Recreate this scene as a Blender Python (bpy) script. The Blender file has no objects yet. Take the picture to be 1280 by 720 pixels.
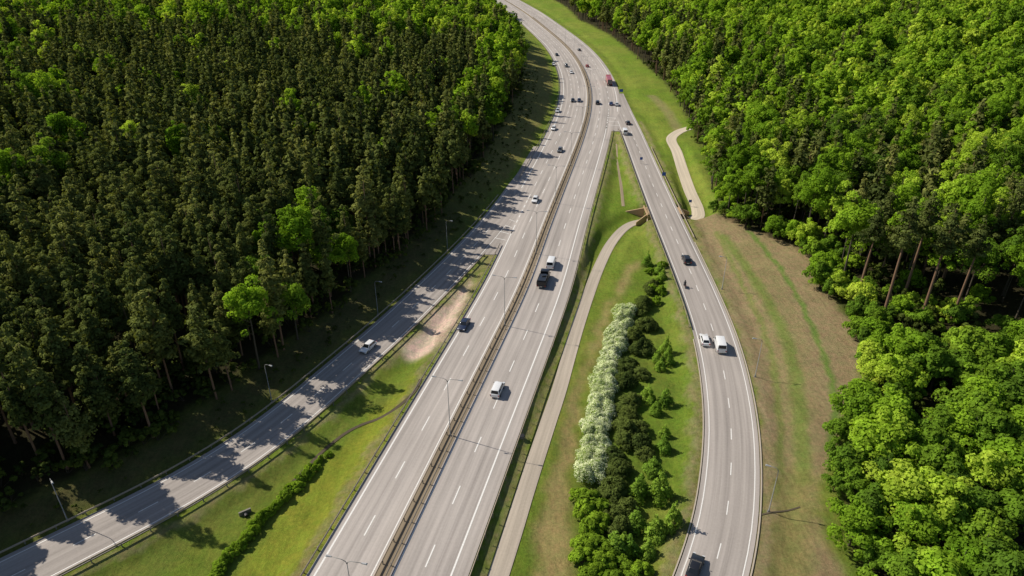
import bpy, bmesh, math, random
import numpy as np
from mathutils import Vector, Matrix
random.seed(7); rng = np.random.default_rng(7)
PI = math.pi
scene = bpy.context.scene
C = scene.collection
scene.view_settings.view_transform = 'Standard'
scene.view_settings.look = 'None'
scene.view_settings.exposure = 0

# ------------------------------------------------------------------ camera
H = 80.0; TH = math.radians(28.5); F = 865.0
cam_d = bpy.data.cameras.new('camera'); cam = bpy.data.objects.new('camera', cam_d); C.objects.link(cam)
cam.location = (0, 0, H); cam.rotation_euler = (PI/2 - TH, 0, 0)
cam_d.sensor_width = 36; cam_d.lens = F/1280*36; cam_d.clip_end = 9000; cam_d.clip_start = 1
scene.camera = cam
cT, sT = math.cos(TH), math.sin(TH)

def P(px, py, z=0.0):
    a = (px-640)/F; b = (360-py)/F
    dx, dy, dz = a, b*sT + cT, b*cT - sT
    t = (z-H)/dz
    return (dx*t, dy*t)
def proj(x, y, z):
    d = y*cT - (z-H)*sT
    u = y*sT + (z-H)*cT
    return 640 + F*x/d, 360 - F*u/d, d

# ------------------------------------------------------------------ splines
class Spl:
    def __init__(s, pts):
        pts = sorted(pts); s.y = np.array([p[0] for p in pts], float); s.x = np.array([p[1] for p in pts], float)
        n = len(s.y); h = np.diff(s.y); A = np.zeros((n, n)); r = np.zeros(n)
        A[0,0] = A[-1,-1] = 1
        for i in range(1, n-1):
            A[i,i-1] = h[i-1]; A[i,i] = 2*(h[i-1]+h[i]); A[i,i+1] = h[i]
            r[i] = 3*((s.x[i+1]-s.x[i])/h[i] - (s.x[i]-s.x[i-1])/h[i-1])
        c = np.linalg.solve(A, r); s.c = c
        s.b = (s.x[1:]-s.x[:-1])/h - h*(2*c[:-1]+c[1:])/3
        s.d = (c[1:]-c[:-1])/(3*h)
    def __call__(s, y):
        y = np.clip(y, s.y[0], s.y[-1]); i = np.clip(np.searchsorted(s.y, y)-1, 0, len(s.y)-2)
        t = y - s.y[i]
        return s.x[i] + s.b[i]*t + s.c[i]*t*t + s.d[i]*t**3
    def sl(s, y):
        return (s(np.asarray(y)+.5) - s(np.asarray(y)-.5))
Xm = Spl([(40,-24),(64.8,-17.8),(92.8,-10.9),(128,-2.1),(145,2.0),(180.6,9.1),(213,15.6),(251,23.3),(288,30.3),(331,36.7),(368,39.9),(415,40.8),(483,37.5),(562,27.9),(676,11),(780,-9),(950,-45)])
Xl = Spl([(44,-92),(54,-80),(62,-71.3),(70.5,-62.4),(78,-54.8),(88.6,-46.2),(100,-39.6),(112,-34),(124,-28.6),(138,-22.8),(155,-16.3),(172,-10.2),(192,-3.9),(213,1.8),(251,10.6),(275,15.5)])
Xr = Spl([(40,13.5),(50,19.3),(64.5,27.4),(73,31.4),(82.8,35.0),(94.5,38.4),(108.5,41.3),(124,43.4),(143,44.7),(167,45.5),(196,46.3),(236,47.7),(283,49.4),(320,50.4),(345,51.2),(370,52)])
def smooth(a, b, x):
    t = np.clip((x-a)/(b-a), 0, 1); return t*t*(3-2*t)
def sec(f, y): return np.sqrt(1+f.sl(y)**2)
def edge_out_left(y):
    w = smooth(195, 235, y)
    return (Xl(y)-4.7*sec(Xl, y))*(1-w) + (Xm(y)-15.2*sec(Xm, y))*w
def edge_out_right(y):
    w = smooth(300, 345, y)
    return (Xr(y)+4.7*sec(Xr, y))*(1-w) + (Xm(y)+15.2*sec(Xm, y))*w

def catmull(pts, n=8):
    out = []
    P_ = [pts[0]] + list(pts) + [pts[-1]]
    for i in range(1, len(P_)-2):
        p0, p1, p2, p3 = [np.array(p, float) for p in P_[i-1:i+3]]
        for k in range(n):
            t = k/n
            out.append(tuple(.5*((2*p1)+(-p0+p2)*t+(2*p0-5*p1+4*p2-p3)*t*t+(-p0+3*p1-3*p2+p3)*t**3)))
    out.append(tuple(pts[-1])); return out

bike_px = [(618,735,-1.2),(640,668,-1.2),(655,620,-1.2),(669,577,-1.2),(684,532,-1.2),(699,487,-1.2),(711,445,-1.3),(723,405,-1.4),(737,364,-1.7),(750,331,-2.1),(764,304,-2.6),(781,285,-3.0),(800,277,-3.2),(835,275,-3.2)]
grav_px = [(835,275,-3.2),(868,273,-3.1),(872,262,-2.6),(862,238,-1.8),(854,215,-1.0),(846,190,-.2),(839,174,.5),(848,165,1.2),(862,160,2)]
def tow(l): return [(*P(a, b, z), z) for a, b, z in l]
bike = catmull(tow(bike_px)); grav = catmull(tow(grav_px))

def polyd(x, y, pts):
    best = np.full(x.shape, 1e9); bz = np.zeros(x.shape)
    for (x0,y0,z0),(x1,y1,z1) in zip(pts[:-1], pts[1:]):
        dx, dy = x1-x0, y1-y0; L = dx*dx+dy*dy+1e-9
        t = np.clip(((x-x0)*dx+(y-y0)*dy)/L, 0, 1)
        d = np.hypot(x-x0-t*dx, y-y0-t*dy)
        m = d < best
        best = np.where(m, d, best); bz = np.where(m, z0+t*(z1-z0), bz)
    return best, bz
def wob(x, y, s=1.0):
    return (np.sin(x*.31/s+1.3*np.sin(y*.17/s)) + np.sin(y*.27/s+1.7*np.sin(x*.13/s+2)) + .6*np.sin((x+y)*.71/s+np.sin((x-y)*.5/s)*1.5))/2.6

def terr(x, y):
    x = np.asarray(x, float); y = np.asarray(y, float)
    yc = np.clip(y, 44, 940)
    z = np.full(np.broadcast(x, y).shape, -.10)
    tl = np.maximum(edge_out_left(yc) - x - 1.5, 0); tr = np.maximum(x - edge_out_right(yc) - 1.5, 0)
    z = z + 7*(1-np.exp(-tl/30)) + .03*np.clip(tl-20, 0, 500)
    z = z + 3.2*(1-np.exp(-tr/45)) + .05*np.clip(tr-35, 0, 500) - .5*smooth(0, 3, tr)*(1-smooth(3, 8, tr))
    a = Xm(yc)+12.3*sec(Xm, yc); b = Xr(yc)-5.2*sec(Xr, yc)
    c = np.minimum(x-a, b-x); z = z - 1.5*smooth(.3, 5, c)*(y < 310)
    a = Xl(yc)+5.2*sec(Xl, yc); b = Xm(yc)-11.0*sec(Xm, yc)
    c = np.minimum(x-a, b-x); z = z - 1.1*smooth(.3, 5, c)*(y < 200)
    z = z + .5*wob(x, y, 3)*smooth(4, 14, tl+tr)
    z = z + 55*smooth(750, 2200, y)
    for pts, hw in ((bike, 1.5), (grav, 1.9)):
        m = (y < 330) & (np.abs(x-35) < 60)
        if np.any(m):
            d, pz = polyd(x, y, pts)
            wd = 2.6 + np.clip(-pz-1.2, 0, 3)*.6
            w = 1 - smooth(0, 1, (d-hw-.6-np.clip(-pz-2.4, 0, 1)*.6)/wd)
            z = np.where(m, z*(1-w) + (pz-.07)*w, z)
    return z
def T(x, y): return float(terr(np.array([x]), np.array([y]))[0])
def Pt(px, py):
    z = 0
    for _ in range(8):
        x, y = P(px, py, z); z = .5*z + .5*T(x, y)
    return x, y, T(x, y)

# ------------------------------------------------------------------ materials
def nt(name):
    m = bpy.data.materials.new(name); m.use_nodes = True; n = m.node_tree.nodes; l = m.node_tree.links
    return m, n, l, n['Principled BSDF']
def simple(name, col, rough=.6, metal=0, coat=0):
    m, n, l, b = nt(name)
    b.inputs['Roughness'].default_value = rough; b.inputs['Metallic'].default_value = metal
    if coat: b.inputs['Coat Weight'].default_value = coat; b.inputs['Coat Roughness'].default_value = .08
    tc = n.new('ShaderNodeTexCoord'); no = n.new('ShaderNodeTexNoise'); no.inputs['Scale'].default_value = 6; no.inputs['Detail'].default_value = 4
    l.new(tc.outputs['Object'], no.inputs['Vector'])
    r = n.new('ShaderNodeValToRGB'); l.new(no.outputs['Fac'], r.inputs['Fac'])
    r.color_ramp.elements[0].position = .3; r.color_ramp.elements[1].position = .7
    r.color_ramp.elements[0].color = (*[c*.88 for c in col], 1); r.color_ramp.elements[1].color = (*[min(1, c*1.08) for c in col], 1)
    l.new(r.outputs['Color'], b.inputs['Base Color'])
    return m
def mathn(n, l, op, a, b_):
    m = n.new('ShaderNodeMath'); m.operation = op
    for i, v in enumerate((a, b_)):
        if v is None: continue
        if isinstance(v, (int, float)): m.inputs[i].default_value = v
        else: l.new(v, m.inputs[i])
    return m.outputs[0]
def noise(n, l, vec, scale, detail=4, rough=.55):
    no = n.new('ShaderNodeTexNoise'); no.inputs['Scale'].default_value = scale; no.inputs['Detail'].default_value = detail; no.inputs['Roughness'].default_value = rough
    l.new(vec, no.inputs['Vector']); return no.outputs['Fac']
def asphalt(name, col, tracks=True):
    m, n, l, b = nt(name)
    b.inputs['Roughness'].default_value = .9; b.inputs['Specular IOR Level'].default_value = .25
    uv = n.new('ShaderNodeUVMap'); uv.uv_map = 'UVMap'
    geo = n.new('ShaderNodeNewGeometry')
    big = noise(n, l, geo.outputs['Position'], .05, 3)
    fine = noise(n, l, geo.outputs['Position'], 2.5, 6, .7)
    def streak(sx, sy, det):
        mp = n.new('ShaderNodeMapping'); mp.inputs['Scale'].default_value = (sx, sy, 1); l.new(uv.outputs[0], mp.inputs['Vector'])
        return noise(n, l, mp.outputs[0], 1.0, det, .6)
    st = streak(1.6, .025, 4); st2 = streak(.28, .012, 1)
    v = mathn(n, l, 'MULTIPLY', big, .35)
    for s_, w_ in ((fine, .35), (st, .95), (st2, .6)): v = mathn(n, l, 'ADD', v, mathn(n, l, 'MULTIPLY', s_, w_))
    if tracks:
        sp = n.new('ShaderNodeSeparateXYZ'); l.new(uv.outputs[0], sp.inputs[0])
        w = mathn(n, l, 'SINE', mathn(n, l, 'MULTIPLY', sp.outputs[0], 2*PI/1.9), None)
        v = mathn(n, l, 'ADD', v, mathn(n, l, 'MULTIPLY', w, .06))
    v = mathn(n, l, 'ADD', v, -.12)
    mx = n.new('ShaderNodeVectorMath'); mx.operation = 'SCALE'; mx.inputs[0].default_value = col; l.new(v, mx.inputs['Scale'])
    l.new(mx.outputs[0], b.inputs['Base Color'])
    bp = n.new('ShaderNodeBump'); bp.inputs['Strength'].default_value = .25; bp.inputs['Distance'].default_value = .02; l.new(fine, bp.inputs['Height']); l.new(bp.outputs[0], b.inputs['Normal'])
    return m
def leafmat(name, c0, c1, trans=.3, c2=None, noise_scale=.12):
    m, n, l, b = nt(name); n.remove(b)
    b = n.new('ShaderNodeBsdfDiffuse')
    oi = n.new('ShaderNodeObjectInfo'); geo = n.new('ShaderNodeNewGeometry')
    r = n.new('ShaderNodeValToRGB'); r.color_ramp.elements[0].color = (*c0, 1); r.color_ramp.elements[1].color = (*c1, 1)
    if c2: e = r.color_ramp.elements.new(.55); e.color = (*c2, 1)
    nz = noise(n, l, geo.outputs['Position'], noise_scale, 1)
    v = mathn(n, l, 'ADD', mathn(n, l, 'MULTIPLY', oi.outputs['Random'], .85), mathn(n, l, 'MULTIPLY', mathn(n, l, 'SUBTRACT', nz, .42), .9))
    l.new(v, r.inputs['Fac'])
    at = n.new('ShaderNodeAttribute'); at.attribute_name = 'lv'
    mx = n.new('ShaderNodeVectorMath'); mx.operation = 'SCALE'; l.new(r.outputs[0], mx.inputs[0]); l.new(at.outputs['Fac'], mx.inputs['Scale'])
    l.new(mx.outputs[0], b.inputs['Color'])
    tr = n.new('ShaderNodeBsdfTranslucent')
    m2 = n.new('ShaderNodeVectorMath'); m2.operation = 'MULTIPLY'; l.new(mx.outputs[0], m2.inputs[0]); m2.inputs[1].default_value = (1.4, 1.4, .6)
    l.new(m2.outputs[0], tr.inputs['Color'])
    ms = n.new('ShaderNodeMixShader'); ms.inputs[0].default_value = trans
    l.new(b.outputs[0], ms.inputs[1]); l.new(tr.outputs[0], ms.inputs[2]); l.new(ms.outputs[0], n['Material Output'].inputs['Surface'])
    return m
M = {}
M['asphalt'] = asphalt('asphalt', (.385,.345,.315))
M['asphalt2'] = asphalt('ramp_asphalt', (.345,.308,.280))
M['path'] = asphalt('path_asphalt', (.42,.36,.29), False)
M['gravel'] = asphalt('pale_gravel', (.56,.48,.37), False)
M['median'] = asphalt('median_soil', (.24,.19,.13), False)
M['drain'] = asphalt('drain_concrete', (.10,.08,.05), False)
M['trod'] = asphalt('trodden_earth', (.30,.24,.15), False)
M['paint'] = simple('road_paint', (.76,.74,.70), .6)
M['rail'] = simple('rail_steel', (.34,.28,.21), .6, .15)
M['post'] = simple('post_steel', (.2,.18,.155), .6, .1)
M['galv'] = simple('galvanised_steel', (.24,.24,.23), .6, .2)
M['lamp'] = simple('lamp_housing', (.42,.42,.42), .4, .2)
M['lens'] = simple('lamp_lens', (.75,.76,.72), .2)
M['bark'] = simple('bark', (.075,.06,.04), .9)
M['pbark'] = simple('pine_bark', (.19,.11,.065), .9)
M['concrete'] = simple('concrete', (.42,.29,.16), .85)
M['tyre'] = simple('tyre_rubber', (.02,.02,.02), .8)
M['rim'] = simple('alloy', (.5,.5,.52), .3, .7)
M['glass'] = simple('car_glass', (.015,.018,.022), .08)
M['head'] = simple('headlight_glass', (.7,.72,.75), .15)
M['tail'] = simple('tail_light_glass', (.35,.01,.01), .25)
M['plate'] = simple('plate_white', (.7,.7,.68), .5)
M['trim'] = simple('black_trim', (.02,.02,.022), .5)
M['blue'] = simple('sign_blue', (.015,.09,.42), .4)
M['cloth'] = simple('dark_riding_cloth', (.025,.025,.03), .8)
for k, c in dict(white=(.78,.78,.78), silver=(.5,.52,.54), black=(.012,.012,.014), grey=(.09,.095,.1), red=(.42,.015,.012), blue=(.02,.05,.16), navy=(.015,.025,.06)).items():
    M['p_'+k] = simple('car_paint_'+k, c, .35, .0, .8)
M['pine'] = leafmat('pine_needles', (.068,.092,.026), (.200,.215,.058), .22, (.120,.145,.038))
M['oak'] = leafmat('leaves_bright', (.120,.225,.016), (.42,.52,.060), .35, (.240,.385,.028))
M['oakd'] = leafmat('leaves_deep', (.080,.150,.020), (.22,.34,.030), .32, (.140,.245,.022))
M['under'] = leafmat('undergrowth_leaves', (.05,.07,.018), (.11,.145,.024), .25)
M['bush'] = leafmat('shrub_leaves', (.14,.23,.02), (.25,.38,.03), .3)
M['mugo'] = leafmat('dwarf_pine_needles', (.060,.088,.022), (.12,.155,.034), .18)
M['larch'] = leafmat('young_conifer_needles', (.13,.24,.03), (.24,.36,.045), .28)
M['bloom'] = leafmat('white_blossom', (.58,.64,.34), (.84,.87,.62), .25)

# ground material
m, n, l, b = nt('meadow_ground'); M['ground'] = m
b.inputs['Roughness'].default_value = .95; b.inputs['Specular IOR Level'].default_value = .1
at = n.new('ShaderNodeAttribute'); at.attribute_name = 'Col'; geo = n.new('ShaderNodeNewGeometry')
n1 = noise(n, l, geo.outputs['Position'], .16, 5, .6); n2 = noise(n, l, geo.outputs['Position'], 1.6, 8, .95); n3 = noise(n, l, geo.outputs['Position'], .6, 6, .8)
mp = n.new('ShaderNodeMapping'); mp.inputs['Scale'].default_value = (1.3, .22, 1); mp.inputs['Rotation'].default_value = (0, 0, .12); l.new(geo.outputs['Position'], mp.inputs['Vector'])
n4 = noise(n, l, mp.outputs[0], 1.0, 5, .75)
v = mathn(n, l, 'ADD', mathn(n, l, 'MULTIPLY', n1, .6), mathn(n, l, 'MULTIPLY', n2, 2.6)); v = mathn(n, l, 'ADD', v, mathn(n, l, 'MULTIPLY', n4, .9)); v = mathn(n, l, 'SUBTRACT', v, 1.02)
v = mathn(n, l, 'MAXIMUM', v, .25)
mx = n.new('ShaderNodeVectorMath'); mx.operation = 'SCALE'; l.new(at.outputs['Color'], mx.inputs[0]); l.new(v, mx.inputs['Scale'])
hu = n.new('ShaderNodeMix'); hu.data_type = 'RGBA'; l.new(mx.outputs[0], hu.inputs[6])
m2 = n.new('ShaderNodeVectorMath'); m2.operation = 'MULTIPLY'; l.new(mx.outputs[0], m2.inputs[0]); m2.inputs[1].default_value = (1.2, 1.0, 1.15); l.new(m2.outputs[0], hu.inputs[7])
rr = n.new('ShaderNodeValToRGB'); l.new(n3, rr.inputs[0]); rr.color_ramp.elements[0].position = .42; rr.color_ramp.elements[1].position = .6
l.new(rr.outputs[0], hu.inputs[0]); l.new(hu.outputs[2], b.inputs['Base Color'])
bp = n.new('ShaderNodeBump'); bp.inputs['Strength'].default_value = 1.0; bp.inputs['Distance'].default_value = .35; l.new(n2, bp.inputs['Height']); l.new(bp.outputs[0], b.inputs['Normal'])

# ------------------------------------------------------------------ helpers
def link(name, me, mat=None, parent=None):
    o = bpy.data.objects.new(name, me); C.objects.link(o)
    if mat and not me.materials: me.materials.append(mat)
    if parent: o.parent = parent
    return o
def mesh(name, v, f, smooth_=False):
    me = bpy.data.meshes.new(name); me.from_pydata([tuple(p) for p in v], [], f); me.update()
    if smooth_: me.polygons.foreach_set('use_smooth', [True]*len(me.polygons))
    return me
class MB:
    def __init__(s): s.v = []; s.f = []
    def add(s, v, f):
        k = len(s.v); s.v += [tuple(p) for p in v]; s.f += [tuple(i+k for i in q) for q in f]; return s
    def box(s, c, d, rz=0):
        x, y, z = [q/2 for q in d]; co, si = math.cos(rz), math.sin(rz)
        v = [(c[0]+a*x*co-b_*y*si, c[1]+a*x*si+b_*y*co, c[2]+e*z) for a in (-1,1) for b_ in (-1,1) for e in (-1,1)]
        return s.add(v, [(0,1,3,2),(4,6,7,5),(0,4,5,1),(2,3,7,6),(0,2,6,4),(1,5,7,3)])
    def tube(s, pts, rad, n=8):
        pts = [Vector(p) for p in pts]; vs = []; fs = []
        for i, p in enumerate(pts):
            d = (pts[min(i+1, len(pts)-1)] - pts[max(i-1, 0)]).normalized()
            u = d.orthogonal().normalized() if i == 0 else (u - d*u.dot(d)).normalized()
            w = d.cross(u); r = rad[i] if hasattr(rad, '__len__') else rad
            for k in range(n):
                a = 2*PI*k/n; vs.append(p + (u*math.cos(a)+w*math.sin(a))*r)
        for i in range(len(pts)-1):
            for k in range(n): fs.append((i*n+k, i*n+(k+1)%n, (i+1)*n+(k+1)%n, (i+1)*n+k))
        fs.append(tuple(range(n))[::-1]); fs.append(tuple((len(pts)-1)*n+k for k in range(n)))
        return s.add(vs, fs)
    def prism(s, prof, w0, w1=None):
        w1 = w1 or [w0]*len(prof); nn = len(prof)
        v = [(-w1[i], y, z) for i, (y, z) in enumerate(prof)] + [(w1[i], y, z) for i, (y, z) in enumerate(prof)]
        return s.add(v, [tuple(range(nn))[::-1], tuple(range(nn, 2*nn))] + [(i, (i+1)%nn, nn+(i+1)%nn, nn+i) for i in range(nn)])
    def mesh(s, name, sm=False): return mesh(name, s.v, s.f, sm)
    def build(s, name, mat, parent=None, sm=False): return link(name, s.mesh(name, sm), mat, parent)
def empty(name, loc, rz=0, **kw):
    o = bpy.data.objects.new(name, None); C.objects.link(o); o.location = loc; o.rotation_euler = (0, 0, rz); o.empty_display_size = .3
    for k, v in kw.items(): o[k] = v
    return o
def copy_tree(o, parent=None):
    c = o.copy(); C.objects.link(c); c.parent = parent
    for ch in kids.get(o.name, []): copy_tree(ch, c)
    return c
kids = {}
def register(root):
    def rec(o):
        kids[o.name] = [x for x in C.objects if x.parent == o]
        for x in kids[o.name]: rec(x)
    rec(root)
def structure(o): o['kind'] = 'structure'; return o
ORD = ['first','second','third','fourth','fifth','sixth','seventh','eighth','ninth','tenth','eleventh','twelfth','thirteenth','fourteenth','fifteenth','sixteenth','seventeenth','eighteenth','nineteenth','twentieth','twenty-first','twenty-second','twenty-third','twenty-fourth','twenty-fifth','twenty-sixth','twenty-seventh','twenty-eighth','twenty-ninth','thirtieth','thirty-first','thirty-second','thirty-third','thirty-fourth']

# forest limits (as functions of Y)
left_px = [(-60,672),(0,645),(110,600),(200,550),(280,497),(350,445),(420,392),(480,342),(530,294),(572,245),(602,205),(624,168),(638,142),(649,114),(652,90),(645,64),(622,32),(604,10)]
right_px = [(1068,730),(1045,640),(1048,560),(1070,510),(1088,450),(1055,400),(1022,360),(1006,315),(940,290),(898,272),(889,235),(876,190),(862,160),(850,135),(835,110),(805,82),(780,60),(757,42),(722,25),(705,8)]
lw = sorted([Pt(*p)[:2][::-1] for p in left_px]); rw = sorted([Pt(*p)[:2][::-1] for p in right_px])
lw = [(30, lw[0][1]-30)] + lw + [(900, -80)]; rw = [(30, rw[0][1])] + rw + [(900, 20)]
def xL(y): return np.interp(y, [p[0] for p in lw], [p[1] for p in lw])
def xR(y): return np.interp(y, [p[0] for p in rw], [p[1] for p in rw])

# ------------------------------------------------------------------ ground
ys = [28.0]
while ys[-1] < 6000: ys.append(ys[-1] + max(.7, ys[-1]*(.0078 if ys[-1] < 900 else .03)))
xs = [0.0]
while xs[-1] < 4000: xs.append(xs[-1] + (.7 if xs[-1] < 92 else max(.7, (xs[-1]-92)*.05+.7)))
xs = np.array(sorted([-x for x in xs[1:]] + xs)); ys = np.array(ys)
GX, GY = np.meshgrid(xs, ys); nx, ny = len(xs), len(ys)
GZ = terr(GX, GY)
idx = np.arange(nx*ny).reshape(ny, nx)
faces = np.stack([idx[:-1,:-1], idx[:-1,1:], idx[1:,1:], idx[1:,:-1]], -1).reshape(-1, 4)
me = bpy.data.meshes.new('ground'); me.vertices.add(nx*ny)
me.vertices.foreach_set('co', np.stack([GX, GY, GZ], -1).ravel())
me.loops.add(faces.size); me.loops.foreach_set('vertex_index', faces.ravel().astype(np.int32))
me.polygons.add(len(faces)); me.polygons.foreach_set('loop_start', np.arange(0, faces.size, 4, dtype=np.int32)); me.polygons.foreach_set('loop_total', np.full(len(faces), 4, np.int32))
me.update(); me.validate()
me.polygons.foreach_set('use_smooth', np.ones(len(faces), bool))
QX = GX + 1.0*wob(GX*2.1, GY*2.3) + .35*rng.normal(size=GX.shape); QY = GY + 1.3*wob(GX*1.9+7, GY*2.2+3)
def inpoly(px):
    pts = [Pt(*p)[:2] for p in px]; r = np.zeros(QX.shape, bool)
    for (x0,y0),(x1,y1) in zip(pts, pts[1:]+pts[:1]):
        c = ((y0 > QY) != (y1 > QY)) & (QX < (x1-x0)*(QY-y0)/(y1-y0+1e-9)+x0); r ^= c
    r = r.astype(float)
    for _ in range(2): r[1:-1,1:-1] = (r[1:-1,1:-1]*2+r[:-2,1:-1]+r[2:,1:-1]+r[1:-1,:-2]+r[1:-1,2:])/6
    return r
def nearline(px, w):
    pts = [Pt(*p) for p in px]; d, _ = polyd(QX*.35+GX*.65, QY*.35+GY*.65, catmull(pts, 4)); return np.clip(1-(d/w)**2, 0, 1)
col = np.zeros((ny, nx, 3)); 
def setc(mask, c, a=1.0):
    mask = mask.astype(float)*a; col[:] = col*(1-mask[..., None]) + np.array(c)*mask[..., None]
GRASS = (.135,.22,.022)
col[:] = GRASS
setc(np.clip(.5+.9*wob(GX, GY, 2.2), 0, 1), (.20,.235,.04), .6)
setc(np.clip(wob(GX*2.7+9, GY*2.1, 1.3)+.1, 0, 1), (.11,.165,.025), .5)
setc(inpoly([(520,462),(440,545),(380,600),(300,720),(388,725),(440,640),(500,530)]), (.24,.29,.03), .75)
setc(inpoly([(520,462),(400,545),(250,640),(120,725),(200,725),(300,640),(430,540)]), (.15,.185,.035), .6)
setc(inpoly([(800,325),(775,370),(735,460),(716,560),(708,640),(722,730),(664,730),(682,620),(712,505),(748,405),(785,330)]), (.33,.275,.11), .85)
setc(inpoly([(862,272),(1000,282),(1022,350),(1090,430),(1055,520),(1015,640),(1060,735),(925,735),(948,640),(950,520),(935,440),(905,360),(880,310)]), (.275,.225,.115), .92)
setc(inpoly([(920,300),(960,300),(1010,420),(1020,560),(1000,735),(950,735),(975,600),(965,430)]), (.235,.225,.085), .45)
setc(nearline([(905,295),(950,360),(985,430),(1000,520),(1005,600)], 1.8), (.13,.22,.03), .7)
setc(nearline([(935,288),(985,350),(1020,420),(1045,500),(1035,560)], .9), (.11,.22,.03), .85)
setc(nearline([(895,290),(935,370),(960,430),(975,520),(972,620)], .9), (.15,.22,.04), .7)
setc(nearline([(985,730),(990,650),(1000,600)], 4), (.21,.22,.06), .7)
setc(nearline([(950,730),(962,640),(962,560)], 2), (.19,.20,.06), .6)
setc(inpoly([(498,440),(560,378),(592,345),(560,425),(520,452)]), (.60,.50,.36), 1.0)
setc(inpoly([(508,436),(560,382),(592,347),(556,425),(520,446)]), (.60,.50,.36), 1.0)
setc(nearline([(815,120),(835,140),(850,165)], 3), (.26,.21,.12), .5)
setc(nearline([(880,480),(878,560),(870,640)], 1.5), (.2,.17,.07), .5)
setc(nearline([(785,400),(757,560),(745,700)], 5), (.09,.14,.02), .6)
for f, off, y1 in ((Xm, 13, 290), (Xm, -11.4, 180), (Xl, 5.9, 170), (Xr, 5.8, 300), (Xr, -5.9, 280)):
    yc = np.clip(GY, 44, y1); d = np.abs(QX - (f(yc)+off*sec(f, yc))); setc(np.clip(1-d/1.5, 0, 1)*(GY < y1), (.30,.25,.14), .6)
setc(smooth(0, 3, edge_out_left(np.clip(GY, 44, 900))-2-QX)*smooth(190, 230, GY)*(1-smooth(420, 520, GY)), (.20,.185,.06), .8)
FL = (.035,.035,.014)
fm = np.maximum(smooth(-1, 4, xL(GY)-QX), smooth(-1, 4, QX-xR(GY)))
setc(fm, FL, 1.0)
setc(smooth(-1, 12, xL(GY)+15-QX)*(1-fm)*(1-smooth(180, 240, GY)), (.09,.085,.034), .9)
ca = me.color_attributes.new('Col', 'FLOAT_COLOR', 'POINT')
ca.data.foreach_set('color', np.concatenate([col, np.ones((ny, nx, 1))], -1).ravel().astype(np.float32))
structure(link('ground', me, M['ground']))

# ------------------------------------------------------------------ roads
def frame(f, y):
    s = float(f.sl(y)); L = math.hypot(s, 1); return float(f(y)), (s/L, 1/L), (1/L, -s/L)
def strip_mesh(name, f, y0, y1, a, b_, z, step=3.0):
    v = []; fs = []; uv = []; y = y0; s = 0; k = 0; prev = None
    while True:
        x, t, nn = frame(f, y); aa = a(y) if callable(a) else a; bb = b_(y) if callable(b_) else b_
        if prev: s += math.hypot(x-prev[0], y-prev[1])
        prev = (x, y)
        v += [(x+nn[0]*aa, y+nn[1]*aa, z), (x+nn[0]*bb, y+nn[1]*bb, z)]; uv += [(aa, s), (bb, s)]
        if k: fs.append((2*k-2, 2*k-1, 2*k+1, 2*k))
        k += 1
        if y >= y1: break
        y = min(y+step, y1)
    return v, fs, uv
def add_uv(me, uv):
    u = me.uv_layers.new(name='UVMap')
    for lo in me.loops: u.data[lo.index].uv = uv[lo.vertex_index]
def road(name, mat, *args):
    v, fs, uv = strip_mesh(name, *args); me = mesh(name, v, fs); add_uv(me, uv); return structure(link(name, me, mat))
mainR = lambda y: 11.5 + 3.6*float(smooth(292, 330, y))
mainL = lambda y: -10.1 - 4.9*float(smooth(186, 215, y))
road('motorway_right_carriageway', M['asphalt'], Xm, 42, 900, .95, mainR, .004)
road('motorway_left_carriageway', M['asphalt'], Xm, 42, 900, mainL, -.95, .004)
road('median_strip', M['median'], Xm, 42, 900, -1.0, 1.0, .012)
road('left_slip_road', M['asphalt2'], Xl, 45, 262, -4.6, 4.6, .0)
road('right_slip_road', M['asphalt2'], Xr, 42, 352, -4.5, 4.5, .0)
mk = MB()
def line(f, y0, y1, off, w=.24, z=.016):
    v, fs, _ = strip_mesh('x', f, y0, y1, (lambda y: off(y)-w/2) if callable(off) else off-w/2, (lambda y: off(y)+w/2) if callable(off) else off+w/2, z, 4); mk.add(v, fs)
def dashes(f, y0, y1, off, on=4, gap=8, w=.20, z=.016):
    y = y0
    while y < y1:
        c = 1/math.hypot(1, float(f.sl(y))); line(f, y, y+on*c, off, w, z); y += (on+gap)*c
line(Xm, 42, 900, 1.45, .18); line(Xm, 42, 900, -1.45, .18)
dashes(Xm, 44, 880, 5.3); dashes(Xm, 47, 880, -5.3)
line(Xm, 42, 296, 9.2, .26); line(Xm, 42, 182, -9.0, .26)
dashes(Xm, 318, 880, 9.2); dashes(Xm, 205, 880, -9.0)
line(Xm, 318, 900, 13.2, .26); line(Xm, 214, 900, -12.9, .26)
dashes(Xm, 290, 320, 9.2, 2, 2, .3); dashes(Xm, 178, 205, -9.0, 2, 2, .3)
for s in (-3.75, 3.75): line(Xl, 45, 186 if s > 0 else 214, s, .16, .010); line(Xr, 42, 300 if s < 0 else 318, s, .16, .010)
dashes(Xl, 46, 186, 0, 3, 6, .16, .010); dashes(Xr, 44, 310, 0, 3, 6, .16, .010)
for i in range(4):
    y = 175+i*4.4; xa = float(Xm(y)) - 9.6*float(sec(Xm, y)); xb = float(Xl(y)) + 4.1*float(sec(Xl, y))
    if xa - xb > .5: mk.add([(xb,y+1.6,.020),(xa,y,.020),(xa,y+.3,.020),(xb,y+1.9,.020)], [(0,1,2,3)])
for i in range(3):
    y = 292+i*6; xa = float(Xm(y)) + 9.8*float(sec(Xm, y)); xb = float(Xr(y)) - 4.0*float(sec(Xr, y))
    if xb - xa > .5: mk.add([(xa,y+1.6,.020),(xb,y,.020),(xb,y+.35,.020),(xa,y+1.95,.020)], [(0,1,2,3)])
structure(mk.build('road_markings', M['paint']))
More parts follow.
